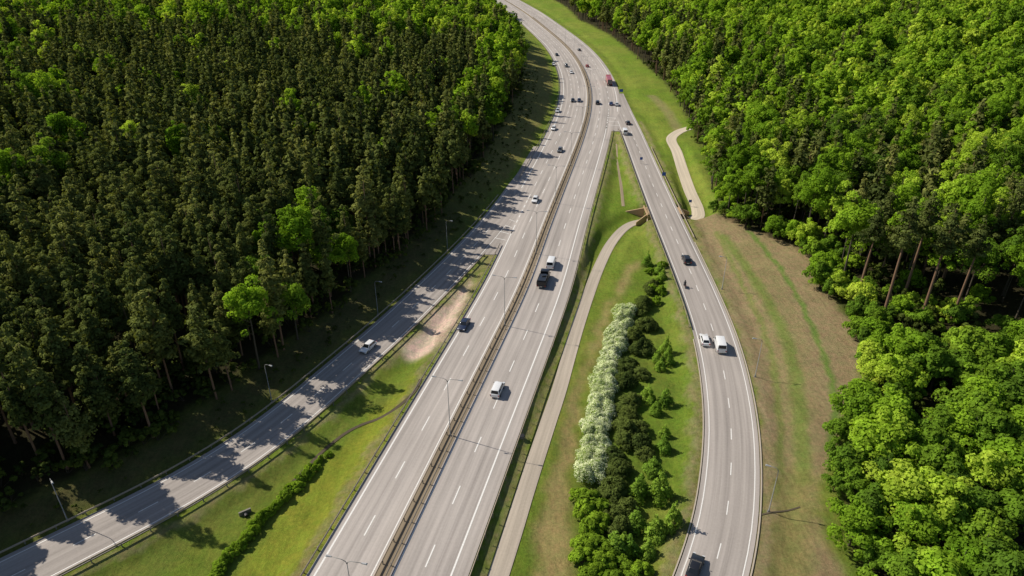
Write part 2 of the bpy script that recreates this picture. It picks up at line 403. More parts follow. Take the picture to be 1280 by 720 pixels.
def gore(name, fa, oa, fb, ob, y0, y1):
    v = []; fs = []; k = 0; uv = []
    for y in np.arange(y0, y1+.1, 2.):
        xa = float(fa(y))+oa*float(sec(fa, y)); xb = float(fb(y))+ob*float(sec(fb, y)); v += [(xa, y, -.006), (xb, y, -.006)]; uv += [(0, y), (xb-xa, y)]
        if k: fs.append((2*k-2, 2*k-1, 2*k+1, 2*k))
        k += 1
    me = mesh(name, v, fs); add_uv(me, uv); structure(link(name, me, M['asphalt2']))
gore('gore_pavement', Xl, 4.2, Xm, -9.8, 166, 206); gore('gore_pavement', Xm, 11.2, Xr, -4.2, 284, 322)
def pathstrip(name, pts, hw, mat, dz=.0):
    v = []; fs = []; uv = []; s = 0
    for i, p in enumerate(pts):
        a = Vector(pts[max(i-1, 0)][:2]); b_ = Vector(pts[min(i+1, len(pts)-1)][:2]); d = (b_-a).normalized(); nn = Vector((d.y, -d.x))
        if i: s += (Vector(p[:2])-Vector(pts[i-1][:2])).length
        for sg in (-hw, hw): v.append((p[0]+nn.x*sg, p[1]+nn.y*sg, p[2]+dz)); uv.append((sg, s))
        if i: fs.append((2*i-2, 2*i-1, 2*i+1, 2*i))
    me = mesh(name, v, fs); add_uv(me, uv); return structure(link(name, me, mat))
pathstrip('cycle_path', bike, 1.45, M['path'], .03)
pathstrip('gravel_track', grav, 2.0, M['gravel'], .035)
def ditch(px, hw, dz=.06, mat='drain', name='drain_channel'):
    pts = catmull([Pt(*p) for p in px], 6); pts = [(x, y, T(x, y)) for x, y, _ in pts]; return pathstrip(name, pts, hw, M[mat], dz)
ditch([(526,474),(516,492),(490,514),(455,530),(430,543),(404,564),(385,583),(366,603),(350,622)], .32, .08)
ditch([(945,645),(970,640),(1000,634)], .14, .08)
ditch([(779,258),(777,238),(774,215),(771,195),(770,180)], .5, .08, 'trod', 'footpath')

# ------------------------------------------------------------------ underpass
bu = empty('underpass_bridge', (0,0,0), label='brown concrete underpass carrying the right slip road over the cycle path', category='bridge')
ymid = float(np.interp(46, [p[0] for p in bike[-16:]+grav[:6]], [p[1] for p in bike[-16:]+grav[:6]]))
for s in (-1, 1):
    MB().box((46.3, ymid+s*2.45, -1.7), (10.2, .5, 3.2)).build('abutment', M['concrete'], bu)
MB().box((46.3, ymid, -.28), (10.6, 5.4, .5)).build('deck_slab', M['concrete'], bu)
for sx in (-1, 1):
    X0 = 46.3+sx*5.45
    MB().box((X0, ymid, -.1), (.35, 7.5, .6)).build('parapet', M['concrete'], bu)
    for s in (-1, 1):
        L_ = 6.5 if (s > 0 and sx < 0) else 3.5
        x0 = X0; y0 = ymid+s*2.3; x1 = X0+sx*L_; y1 = ymid+s*(3.6 if s > 0 else 4.2)
        v = [(x0,y0,-3.6),(x1,y1,-3.4),(x1,y1,-2.0),(x0,y0,-.1)]; v2 = [(a+.0, b_+s*.4, c) for a, b_, c in v]
        MB().add(v+v2, [(0,1,2,3),(7,6,5,4),(0,4,5,1),(1,5,6,2),(2,6,7,3),(3,7,4,0)]).build('wing_wall', M['concrete'], bu)

# ------------------------------------------------------------------ guardrails
post_me = MB().box((0,0,.30), (.10,.16,.9)).mesh('post'); post_me.materials.append(M['post'])
def guardrail(f, y0, y1, off, side, label, mat='rail', sp=4.0):
    pts = []; y = y0
    while y <= y1:
        x, t, nn = frame(f, y); o = off(y) if callable(off) else off
        pts.append((x+nn[0]*o, y+nn[1]*o, nn)); y += 2.5/math.hypot(1, float(f.sl(y)))
    mid = pts[0]
    root = empty('guardrail', (mid[0], mid[1], 0), label=label, category='guardrail', group='steel guardrails along the carriageways')
    prof = [(0,.46),(.08,.50),(.08,.56),(.02,.61),(.08,.66),(.08,.73),(0,.77),(-.03,.77),(-.03,.46)]
    v = []; fs = []; k = len(prof)
    for i, (x, y, nn) in enumerate(pts):
        for a, z in prof: v.append((x+nn[0]*a*side-mid[0], y+nn[1]*a*side-mid[1], z))
        if i:
            for j in range(k): fs.append(((i-1)*k+j, (i-1)*k+(j+1)%k, i*k+(j+1)%k, i*k+j))
    link('rail', mesh('rail', v, fs), M[mat], root)
    rest = MB(); cnt = 0; s = 0; nxt = 1.0
    for (xa,ya,na),(xb,yb,nb) in zip(pts[:-1], pts[1:]):
        L = math.hypot(xb-xa, yb-ya)
        while nxt < s+L:
            t = (nxt-s)/L; x = xa+(xb-xa)*t - na[0]*.1*side; y = ya+(yb-ya)*t - na[1]*.1*side; a = math.atan2(na[1], na[0])
            if cnt < 100:
                p = bpy.data.objects.new('post', post_me); C.objects.link(p); p.parent = root; p.location = (x-mid[0], y-mid[1], -.02); p.rotation_euler = (0,0,a)
            else: rest.box((x-mid[0], y-mid[1], .28), (.10,.16,.9), a)
            cnt += 1; nxt += sp
        s += L
    if rest.v: r = rest.build('post', M['post'], root); r['kind'] = 'stuff'
guardrail(Xm, 46, 640, .72, 1, 'long tan median guardrail on the side of the right carriageway')
guardrail(Xm, 46, 640, -.72, -1, 'long tan median guardrail on the side of the left carriageway')
guardrail(Xm, 46, 290, 11.9, -1, 'guardrail between the right carriageway and the cycle path')
guardrail(Xm, 46, 172, -10.5, 1, 'guardrail between the left carriageway and the grassy triangle')
guardrail(Xl, 46, 168, 5.0, -1, 'guardrail on the grass side of the shaded left slip road')
guardrail(Xl, 52, 208, -5.0, 1, 'guardrail on the forest side of the shaded left slip road')
guardrail(Xm, 222, 600, -15.4, 1, 'guardrail at the outer edge of the left carriageway beyond the merge')
guardrail(Xr, 128, 286, -4.95, 1, 'guardrail on the inner side of the right slip road, over the underpass')
guardrail(Xr, 176, 262, 4.95, -1, 'guardrail on the gravel track side of the right slip road')
for f, y0, y1, o, nm in ((Xr, 60, 126, -4.75, 'kerb'), (Xr, 60, 175, 4.75, 'kerb')):
    y = y0; v = []; fs = []; i = 0
    while y < y1:
        x, t, nn = frame(f, y)
        for a, z in ((-.1,-.1),(-.1,.09),(.1,.09),(.1,-.1)): v.append((x+nn[0]*(o+a), y+nn[1]*(o+a), z))
        if i:
            for j in range(4): fs.append(((i-1)*4+j, (i-1)*4+(j+1)%4, i*4+(j+1)%4, i*4+j))
        i += 1; y += 2
    structure(link(nm, mesh(nm, v, fs), M['path']))

# ------------------------------------------------------------------ street lamps
def lamp(h, arms, name='street_lamp', al=1.0):
    r = empty(name, (0,0,0))
    MB().tube([(0,0,0),(0,0,.5),(0,0,.52),(0,0,h-.3)], [.12,.12,.08,.045], 10).build('pole', M['galv'], r, True)
    MB().box((0,0,.03), (.5,.5,.1)).build('base', M['post'], r)
    for s in arms:
        q = s*al
        MB().tube([(0,0,h-.6),(q*.15,0,h-.15),(q*.6,0,h+.1),(q*2.0,0,h+.22)], [.045,.045,.04,.035], 8).build('arm', M['galv'], r, True)
        x_ = q*2.0-s*.1
        hd = MB().add([(x_+s*a, b_, h+.17+c) for a, b_, c in ((0,-.09,0),(0,.09,0),(.8,.16,.02),(.8,-.16,.02),(.05,-.06,.1),(.05,.06,.1),(.7,.09,.15),(.7,-.09,.15))], [(0,1,2,3),(4,7,6,5),(0,4,5,1),(1,5,6,2),(2,6,7,3),(3,7,4,0)]).build('lamp_head', M['lamp'], r)
        MB().box((x_+s*.45, 0, h+.165), (.5,.18,.03)).build('lens', M['lens'], hd)
    register(r); return r
dbl = lamp(12, (-1, 1))
yy = 57.0; k = 0
while yy < 540:
    o = dbl if k == 0 else copy_tree(dbl)
    x, t, nn = frame(Xm, yy); o.location = (x, yy, 0); o.rotation_euler = (0,0,math.atan2(nn[1], nn[0]))
    o['label'] = 'double-armed grey street lamp in the motorway median, %s from the near end' % ORD[k]; o['category'] = 'street lamp'; o['group'] = 'double-armed lamps in the median'
    yy += 36.5; k += 1
sg = lamp(8.6, (1,), al=.6); k = 0
Ls = [(113,590),(352,449),(478,346),(570,271)]
for px in Ls:
    x, y = P(*px, 9.6); o = sg if k == 0 else copy_tree(sg)
    xx = float(Xl(y)) - 5.8*float(sec(Xl, y)); s = float(Xl.sl(y))
    o.location = (xx, y, T(xx, y)-.05); o.rotation_euler = (0,0,math.atan2(-s, 1))
    o['label'] = 'single-armed street lamp beside the left slip road, %s from the bottom left' % ORD[k]; o['category'] = 'street lamp'; o['group'] = 'lamps beside the left slip road'; k += 1
k = 0
for px in [(950,583),(937,422),(896,319)]:
    x, y = P(*px, 9.0); o = copy_tree(sg)
    xx = float(Xr(y)) + 5.9*float(sec(Xr, y)); s = float(Xr.sl(y))
    o.location = (xx, y, T(xx, y)-.05); o.rotation_euler = (0,0,math.atan2(-s, 1)+PI)
    o['label'] = 'single-armed street lamp on the outer verge of the right slip road, %s from the bottom' % ORD[k]; o['category'] = 'street lamp'; o['group'] = 'lamps beside the right slip road'; k += 1

# ------------------------------------------------------------------ signs
def sign(px, py, w, h, ht, lab, face=True):
    x, y, z = Pt(px, py); r = empty('road_sign', (x, y, z), label=lab, category='road sign')
    for s in ((-w*.3), (w*.3)): MB().tube([(s,0,-.1),(s,0,ht+h)], .04, 8).build('post', M['galv'], r)
    MB().box((0,-.07,ht+h/2), (w,.03,h)).build('panel', M['galv'], r)
    if face: MB().box((0,-.09,ht+h/2), (w-.12,.012,h-.12)).build('sign_face', M['blue'], r)
sign(829,226,1.3,1.3,1.8,'small blue sign on the right verge beside the gravel track')
sign(862,258,1.0,.9,1.4,'small blue sign where the gravel track leaves the underpass')
sign(776,120,1.8,1.4,2.0,'blue sign on the right shoulder near the red truck')
sign(801,205,1.0,1.0,1.6,'small blue sign left of the right slip road above the underpass')
x, y, z = Pt(308, 645); r = empty('culvert', (x, y, z), .6, label='small dark concrete culvert head in the grass left of the hedge', category='culvert')
MB().box((0,.5,.3), (1.8,.25,.9)).build('head_wall', M['post'], r); MB().tube([(0,.35,.25),(0,-.3,.22)], .3, 12).build('pipe', M['trim'], r)
x, y, z = Pt(652, 547); r = empty('drain_box', (x, y, z), .2, label='small dark drain box on the bank by the cycle path', category='drain')
MB().box((0,0,.2), (.8,.8,.5)).build('box', M['post'], r); MB().box((0,0,.48), (.9,.9,.06)).build('cover', M['trim'], r)

# ------------------------------------------------------------------ vehicles
def wheel_meshes(R, w):
    t = MB().tube([(-w/2,0,0),(-w/2+.03,0,0),(w/2-.03,0,0),(w/2,0,0)], [R*.93,R,R,R*.93], 16).mesh('tyre', True)
    rm = MB().tube([(-w/2-.012,0,0),(w/2+.012,0,0)], R*.62, 10).mesh('rim'); t.materials.append(M['tyre']); rm.materials.append(M['rim']); return t, rm
def vehicle(name, L, W, prof, cab, paint, R=.33, wb=(-1.3, 1.3), wins=(True, True, True), bev=.07):
    r = empty(name, (0,0,0)); w = W/2
    wd = [w-.10 if z < .35 else (w if z < .8 else w-.04) for y, z in prof]
    mb = MB().prism(prof, w, wd)
    zb, zt, b0, b1, t0, t1, hb, ht = cab
    v = [(-hb,b0,zb-.05),(hb,b0,zb-.05),(hb,b1,zb-.05),(-hb,b1,zb-.05),(-ht,t0,zt),(ht,t0,zt),(ht,t1,zt),(-ht,t1,zt)]
    body = mb.build('body', M[paint], r)
    rf = MB().add(v, [(3,2,1,0),(4,5,6,7),(0,1,5,4),(1,2,6,5),(2,3,7,6),(3,0,4,7)]).build('cabin', M[paint], r)
    for o, bw in ((body, bev), (rf, .05)):
        bm = o.modifiers.new('bevel', 'BEVEL'); bm.width = bw; bm.segments = 2; bm.limit_method = 'ANGLE'
        o.data.polygons.foreach_set('use_smooth', [True]*len(o.data.polygons))
    v = [Vector(p) for p in v]
    def win(nm, q, du, dl, dh, split=0):
        a, b_, c, d = q; nn = (b_-a).cross(d-a).normalized()
        def pt(u, t): return a.lerp(b_, u).lerp(d.lerp(c, u), t) + nn*.012
        us = [(du, 1-du)] if not split else [(du, .5-.015), (.5+.015, 1-du)]
        m = MB()
        for u0, u1 in us:
            q0 = [pt(u0,dl), pt(u1,dl), pt(u1,1-dh), pt(u0,1-dh)]; q1 = [p-nn*.03 for p in q0]
            m.add(q0+q1, [(0,1,2,3),(0,4,5,1),(1,5,6,2),(2,6,7,3),(3,7,4,0)])
        m.build(nm, M['glass'], r)
    if wins[0]: win('windscreen', (v[2], v[3], v[7], v[6]), .06, .14, .07)
    if wins[1]: win('rear_window', (v[0], v[1], v[5], v[4]), .08, .18, .1)
    if wins[2]:
        win('side_window', (v[1], v[2], v[6], v[5]), .06, .2, .12, 1); win('side_window', (v[3], v[0], v[4], v[7]), .06, .2, .12, 1)
    tm, rm = wheel_meshes(R, .22)
    for y in wb:
        for s in (-1, 1):
            e = bpy.data.objects.new('wheel', tm); C.objects.link(e); e.parent = r; e.location = (s*(w-.10), y, R)
            q = bpy.data.objects.new('rim', rm); C.objects.link(q); q.parent = e
    fr = max(p[0] for p in prof); rr_ = min(p[0] for p in prof)
    for s in (-1, 1):
        MB().box((s*(w-.27), fr-.03, .66), (.36,.12,.15)).build('headlight', M['head'], r)
        MB().box((s*(w-.17), rr_+.03, .82), (.22,.12,.26)).build('tail_light', M['tail'], r)
        MB().box((s*(w+.08), b1-.35, zb+.08), (.2,.1,.13)).build('mirror', M['trim'], r)
    MB().box((0, rr_-.005, .6), (.52,.03,.12)).build('number_plate', M['plate'], r)
    MB().box((0, fr-.01, .45), (W*.6,.04,.18)).build('grille', M['trim'], r)
    register(r); return r
PR = {}
PR['car'] = vehicle('car', 4.3, 1.8, [(-2.1,.3),(-2.15,.6),(-2.08,.92),(-1.6,.96),(.95,.94),(1.9,.78),(2.12,.62),(2.12,.3),(1.7,.2),(-1.8,.2)], (.93,1.46,-2.0,1.05,-1.45,.25,.78,.60), 'p_white')
PR['sedan'] = vehicle('car', 4.6, 1.82, [(-2.25,.3),(-2.3,.6),(-2.25,.96),(-1.6,1.0),(.85,.94),(2.0,.78),(2.28,.6),(2.28,.3),(1.8,.2),(-1.9,.2)], (.95,1.43,-1.75,1.05,-1.05,.2,.78,.60), 'p_grey', wb=(-1.35,1.4))
PR['suv'] = vehicle('car', 4.6, 1.9, [(-2.25,.35),(-2.3,.7),(-2.25,1.05),(-1.7,1.08),(1.0,1.06),(2.1,.95),(2.28,.75),(2.28,.35),(1.8,.25),(-1.9,.25)], (1.05,1.68,-2.2,1.15,-1.85,.45,.84,.68), 'p_black', R=.37)
PR['minivan'] = vehicle('van', 4.6, 1.88, [(-2.25,.3),(-2.3,.6),(-2.28,1.0),(-1.8,1.05),(1.3,1.02),(2.1,.85),(2.28,.65),(2.28,.3),(1.8,.22),(-1.9,.22)], (1.02,1.78,-2.22,1.6,-2.0,.75,.86,.72), 'p_white')
PR['van'] = vehicle('van', 5.2, 2.0, [(-2.6,.35),(-2.62,.7),(-2.6,1.25),(-2.2,1.3),(1.55,1.25),(2.4,1.05),(2.6,.8),(2.6,.35),(2.1,.25),(-2.2,.25)], (1.25,2.2,-2.58,2.0,-2.5,1.15,.95,.84), 'p_white', R=.36, wb=(-1.6,1.7), wins=(True,True,False))
for s in (-1, 1):
    MB().box((s*.925, 1.15, 1.58), (.03,.75,.42)).build('door_window', M['glass'], PR['van'])
register(PR['van'])
PR['pickup'] = vehicle('truck', 7.6, 2.3, [(-4.3,.55),(-4.32,.75),(-4.3,.9),(.6,.92),(.9,1.2),(2.7,1.15),(3.1,.9),(3.12,.4),(2.6,.3),(-4.1,.5)], (1.15,2.45,.45,2.75,.5,1.95,1.08,.98), 'p_black', R=.42, wb=(-2.7,2.0))
q = PR['pickup']
for s in (-1, 1): MB().box((s*1.12,-2.0,1.4), (.06,4.5,.9)).build('side_board', M['trim'], q)
for yb in (-4.25, .25): MB().box((0,yb,1.4), (2.18,.06,.9)).build('end_board', M['trim'], q)
MB().box((0,-2.0,.96), (2.2,4.5,.08)).build('bed', M['trim'], q)
cg = MB().box((0,-2.2,1.6), (1.9,3.6,1.1)).box((.2,-1.3,2.2), (1.2,1.1,.4), .3).build('cargo', M['p_black'], q); bv = cg.modifiers.new('b', 'BEVEL'); bv.width = .12; bv.segments = 2
register(q)
q = empty('articulated_truck', (0,0,0)); PR['truck'] = q
cb = MB().prism([(5.2,.6),(5.1,3.0),(5.6,3.55),(7.0,3.35),(7.45,2.4),(7.55,1.1),(7.55,.5)], 1.22).build('cab', M['p_red'], q); bv = cb.modifiers.new('b', 'BEVEL'); bv.width = .12; bv.segments = 2
MB().add([(-1.05,7.15,3.12),(1.05,7.15,3.12),(1.12,7.47,2.45),(-1.12,7.47,2.45),(-1.05,7.05,3.1),(1.05,7.05,3.1),(1.12,7.3,2.4),(-1.12,7.3,2.4)], [(3,2,1,0),(0,1,5,4),(2,3,7,6),(1,2,6,5),(3,0,4,7)]).build('windscreen', M['glass'], q)
for s in (-1, 1): MB().box((s*1.225,6.5,2.5), (.02,.9,.7)).build('side_window', M['glass'], q)
tr = MB().box((0,-.6,2.25), (2.45,11.2,2.3)).build('trailer', M['p_red'], q); bv = tr.modifiers.new('b', 'BEVEL'); bv.width = .05
MB().box((0,-6.22,2.25), (2.3,.04,2.1)).build('rear_door', M['p_grey'], q)
MB().box((0,0,.85), (1.1,12,.3)).build('chassis', M['trim'], q)
tm, rm = wheel_meshes(.5, .35)
for y in (6.5, 3.8, -2.9, -4.2, -5.5):
    for s in (-1, 1):
        e = bpy.data.objects.new('wheel', tm); C.objects.link(e); e.parent = q; e.location = (s*1.02, y, .5)
        w_ = bpy.data.objects.new('rim', rm); C.objects.link(w_); w_.parent = e
for s in (-1, 1): MB().box((s*1.0,-6.25,.95), (.4,.06,.18)).build('tail_light', M['tail'], q); MB().box((s*.95,7.56,.85), (.35,.06,.2)).build('headlight', M['head'], q)
register(q)
usedp = set()
def place(kind, px, py, f, dirn, lab, cat, col_=None, grp='vehicles on the motorway'):
    x, y = P(px, py, .7)
    o = PR[kind] if kind not in usedp else copy_tree(PR[kind]); usedp.add(kind)
    s = float(f.sl(y)); o.location = (x, y, .008); o.rotation_euler = (0,0,math.atan2(-s, 1) + (0 if dirn > 0 else PI))
    o['label'] = lab; o['category'] = cat; o['group'] = grp
    if col_:
        for c in C.objects:
            if c.parent == o and c.name.split('.')[0] in ('body', 'cabin'):
                c.material_slots[0].link = 'OBJECT'; c.material_slots[0].material = M[col_]
    return o
place('minivan', 622, 486, Xm, 1, 'white minivan nearest the camera on the right carriageway', 'van')
place('pickup', 680, 348, Xm, 1, 'dark loaded truck just behind a white van on the right carriageway', 'truck')
place('van', 689, 329, Xm, 1, 'white van just ahead of the dark loaded truck', 'van')
place('sedan', 580, 405, Xm, -1, 'dark blue car alone on the left carriageway near the centre', 'car', 'p_navy')
place('car', 460, 433, Xl, -1, 'white car driving in tree shade on the left slip road', 'car', 'p_white')
place('car', 669, 249, Xm, -1, 'white car on the left carriageway above the merge', 'car', 'p_white')
place('suv', 858, 324, Xr, 1, 'black car driving up the right slip road', 'car', 'p_black')
place('car', 881, 424, Xr, 1, 'white car in the left lane of the right slip road beside a van', 'car', 'p_white')
place('van', 900, 431, Xr, 1, 'white van in the right lane of the right slip road', 'van')
place('sedan', 869, 708, Xr, 1, 'dark car at the bottom edge on the right slip road', 'car', 'p_black')
place('car', 700, 187, Xm, -1, 'blue-grey car on the left carriageway, lowest of the far cluster', 'car', 'p_grey')
place('car', 692, 160, Xm, -1, 'white car in the outer lane of the far left carriageway', 'car', 'p_white')
place('sedan', 716, 125, Xm, -1, 'dark car left of a pair side by side on the far left carriageway', 'car', 'p_black')
place('sedan', 724, 125, Xm, -1, 'dark car right of a pair side by side on the far left carriageway', 'car', 'p_navy')
place('car', 697, 138, Xm, -1, 'silver car behind the pair on the outer lane of left carriageway', 'car', 'p_silver')
place('suv', 708, 82, Xm, -1, 'dark car far away on the bend of the left carriageway', 'car', 'p_grey')
place('car', 714, 90, Xm, -1, 'white car far away on the bend beside the median', 'car', 'p_white')
place('sedan', 696, 68, Xm, -1, 'small dark car farther round the bend of the left carriageway', 'car', 'p_black')
place('car', 692, 80, Xm, -1, 'small white car at the forest side of the far bend', 'car', 'p_white')
place('suv', 747, 128, Xm, 1, 'dark car beside the median on the far right carriageway', 'car', 'p_black')
place('sedan', 764, 129, Xm, 1, 'dark blue car left of the right slip road merge', 'car', 'p_blue')
place('sedan', 771, 130, Xm, 1, 'silver car just behind the red truck', 'car', 'p_silver')
place('truck', 761, 103, Xm, 1, 'long red articulated truck on the far right carriageway', 'truck')
place('car', 734, 82, Xm, 1, 'small red car on the far right carriageway', 'car', 'p_red')
place('car', 724, 62, Xm, 1, 'small dark car farthest away on the right carriageway', 'car', 'p_grey')
place('van', 781, 165, Xr, 1, 'white van climbing to the merge of the right slip road', 'van')
place('car', 785, 153, Xr, 1, 'dark car just ahead of the white van near the merge', 'car', 'p_black')
# motorcycle + rider
x, y = P(856, 356, .6); s = float(Xr.sl(y)); hz = math.atan2(-s, 1)
mc = empty('motorcycle', (x, y, .008), hz, label='dark motorcycle with rider on the right slip road', category='motorcycle')
for yy_ in (-.72, .74):
    bm = bmesh.new()
    ring = []
    for i in range(18):
        a = 2*PI*i/18; c = Vector((0, yy_+math.cos(a)*.26, .32+math.sin(a)*.26)); d = Vector((0, math.cos(a), math.sin(a)))
        ring.append([bm.verts.new(c + d*.06*math.cos(b_) + Vector((1,0,0))*.06*math.sin(b_)) for b_ in [2*PI*j/6 for j in range(6)]])
    for i in range(18):
        for j in range(6): bm.faces.new((ring[i][j], ring[i][(j+1)%6], ring[(i+1)%18][(j+1)%6], ring[(i+1)%18][j]))
    wm = bpy.data.meshes.new('wheel'); bm.to_mesh(wm); bm.free(); w_ = link('wheel', wm, M['tyre'], mc)
    MB().tube([(-.05,yy_,.32),(.05,yy_,.32)], .16, 10).build('hub', M['rim'], w_)
MB().prism([(-.5,.45),(-.95,.85),(-.9,.92),(-.3,.8),(.1,.98),(.45,.95),(.6,.75),(.35,.35),(-.2,.25)], .16).build('frame_and_tank', M['p_black'], mc)
MB().tube([(0,.74,.32),(0,.5,1.05)], .05, 6).build('fork', M['galv'], mc); MB().tube([(-.35,.36,1.08),(0,.5,1.05),(.35,.36,1.08)], .025, 6).build('handlebar', M['trim'], mc)
MB().box((0,-.35,.86), (.3,.7,.1)).build('seat', M['trim'], mc); MB().box((0,-.98,.82), (.2,.06,.1)).build('tail_light', M['tail'], mc); MB().box((0,.66,.92), (.22,.12,.2)).build('headlight', M['head'], mc)
sk = [((0,-.3,.98),.16),((0,-.2,1.25),.16),((0,-.08,1.48),.17),((0,-.02,1.60),.07),((0,.02,1.74),.11),
      ((-.2,-.1,1.46),.075),((-.34,.08,1.22),.055),((-.33,.34,1.12),.045),((.2,-.1,1.46),.075),((.34,.08,1.22),.055),((.33,.34,1.12),.045),
      ((-.14,-.26,.94),.1),((-.26,.14,.82),.075),((-.25,-.12,.42),.055),((-.25,.06,.36),.045),((.14,-.26,.94),.1),((.26,.14,.82),.075),((.25,-.12,.42),.055),((.25,.06,.36),.045)]
ed = [(0,1),(1,2),(2,3),(3,4),(2,5),(5,6),(6,7),(2,8),(8,9),(9,10),(0,11),(11,12),(12,13),(13,14),(0,15),(15,16),(16,17),(17,18)]
pm = bpy.data.meshes.new('person'); pm.from_pydata([p for p, _ in sk], ed, []); rd = link('person', pm, None); 
smod = rd.modifiers.new('skin', 'SKIN'); pm.materials.append(M['cloth'])
if not pm.skin_vertices: 
    bmm = bmesh.new(); bmm.from_mesh(pm); bmm.verts.layers.skin.verify(); bmm.to_mesh(pm); bmm.free()
for i, (_, rdi) in enumerate(sk): pm.skin_vertices[0].data[i].radius = (rdi, rdi)
pm.skin_vertices[0].data[0].use_root = True
rd.modifiers.new('ss', 'SUBSURF').levels = 1
rd.location = (x, y, .008); rd.rotation_euler = (0,0,hz); rd['label'] = 'person in dark clothes leaning forward on the motorcycle'; rd['category'] = 'person'
hm = bpy.data.meshes.new('helmet'); bm = bmesh.new(); bmesh.ops.create_uvsphere(bm, u_segments=12, v_segments=8, radius=.15, matrix=Matrix.Translation((0,.03,1.76))); bm.to_mesh(hm); bm.free()
link('helmet', hm, M['p_black'], rd)

# ------------------------------------------------------------------ trees
def leaves(cl, nper, size, r_, flat=1.0, up=.3, shell=.6, vary=.22):
    k = len(cl); w_ = cl[:, 3]**2; cntp = np.maximum(4, (nper*k*w_/w_.sum())).astype(int); N = int(cntp.sum())
    c = np.repeat(cl, cntp, 0)
    d = r_.normal(size=(N,3)); d[:, 2] = np.where(d[:, 2] < -.6, -d[:, 2], d[:, 2]); d /= np.linalg.norm(d, axis=1)[:, None]
    rad = c[:, 3]*(shell+(1.15-shell)*r_.random(N)**.6)
    p = c[:, :3] + d*rad[:, None]*np.array([1,1,flat])
    nn = d*.9 + r_.normal(size=(N,3))*.4 + np.array([0,0,up]); nn /= np.linalg.norm(nn, axis=1)[:, None]
    t = np.cross(nn, r_.normal(size=(N,3))); t /= np.linalg.norm(t, axis=1)[:, None]; b_ = np.cross(nn, t)
    s = size*(.6+.8*r_.random(N))[:, None]
    v = np.stack([p-t*s*.6, p-b_*s*.42+nn*s*.12, p+t*s*.6, p+b_*s*.42+nn*s*.12], 1).reshape(-1, 3)
    f = np.arange(N*4).reshape(-1, 4)
    cc = cl[:, :3].mean(0); o = p-cc; o /= np.linalg.norm(o, axis=1)[:, None]+1e-6
    sn = nn*.5 + d*.4 + o*.3 + np.array([0,0,.3]); sn /= np.linalg.norm(sn, axis=1)[:, None]
    clv = 1 + vary*(r_.random(k)-.5)*2; lv = np.repeat(clv, cntp)*(1+.25*(r_.random(N)-.5)*2)
    return v, f, np.repeat(lv, 4), np.repeat(sn, 4, 0)
def fastmesh(name, v, f, lv, mat, sn=None):
    me = bpy.data.meshes.new(name); me.vertices.add(len(v)); me.vertices.foreach_set('co', v.astype(np.float32).ravel())
    me.loops.add(f.size); me.loops.foreach_set('vertex_index', f.ravel().astype(np.int32))
    me.polygons.add(len(f)); me.polygons.foreach_set('loop_start', np.arange(0, f.size, 4, dtype=np.int32)); me.polygons.foreach_set('loop_total', np.full(len(f), 4, np.int32))
    me.update(); a = me.attributes.new('lv', 'FLOAT', 'POINT'); a.data.foreach_set('value', lv.astype(np.float32)); me.materials.append(mat)
    me.polygons.foreach_set('use_smooth', np.ones(len(f), bool))
    if sn is not None: me.normals_split_custom_set_from_vertices(sn.tolist())
    return me
def broad_clumps(r_, h, R, base, n):
    cl = []; lean = r_.normal(size=2)*.5
    cz = (h+base)/2; hz_ = (h-base)/2
    lob = [(r_.random()*6.28, .75+.4*r_.random()) for _ in range(3)]
    for i in range(n):
        d = r_.normal(size=3); d /= np.linalg.norm(d); q = .35+.65*r_.random()
        if d[2] < -.4: d[2] *= -.6
        a = math.atan2(d[1], d[0]); g = 1+.22*math.cos(2*(a-lob[0][0]))+.15*math.cos(3*(a-lob[1][0]))
        pr = R*(1-.3*max(0, d[2]))*g
        cl.append((d[0]*pr*q+lean[0], d[1]*pr*q+lean[1], cz+d[2]*hz_*q*(.85+.3*r_.random()), R*(.10+.19*r_.random()**1.4)))
    return np.array(cl)
def pine_clumps(r_, h, R, base, levels=9, perl=5):
    cl = []; lx, ly = r_.normal(size=2)*.4
    for i in range(levels):
        t = i/(levels-1); z = base+(h-base)*t
        rr = R*(1-t**1.5)**.85*(.6+.7*r_.random())*(.65+.35*min(1, t*4+.2))
        a0 = r_.random()*6.3; m_ = max(3, int(perl*(1-.35*t)))
        for j in range(m_):
            a = a0+2*PI*j/m_+r_.normal()*.5; ext = rr*(.5+.7*r_.random())
            for q in ((.35, .9) if rr > .9 else (.6,)):
                cl.append((lx*t+math.cos(a)*ext*q, ly*t+math.sin(a)*ext*q, z-q*rr*.05+r_.normal()*.5, (.38+.20*rr*(1.1-q*.35))*(.65+.7*r_.random())))
    cl.append((lx,ly,h,.5)); return np.array(cl)
def trunk(r_, h, r0, cl, mat, nlimb=6, base=.4):
    m_ = MB(); bx_, by_ = r_.normal(size=2)*.25
    m_.tube([(0,0,-.5),(0,0,.6),(bx_*.5,by_*.5,h*.45),(bx_,by_,h*.92)], [r0*1.35,r0,r0*.7,r0*.12], 7)
    for i in range(min(nlimb, len(cl))):
        c = cl[r_.integers(len(cl))]; z0 = max(h*base*.8, c[2]-1.8-abs(c[0])*.3)
        m_.tube([(bx_*.6,by_*.6,z0),(c[0]*.5,c[1]*.5,(z0+c[2])/2+.1),(c[0]*.95,c[1]*.95,c[2])], [r0*.35,r0*.2,r0*.07], 5)
    me = m_.mesh('trunk', True); me.materials.append(mat); return me
VAR = {}
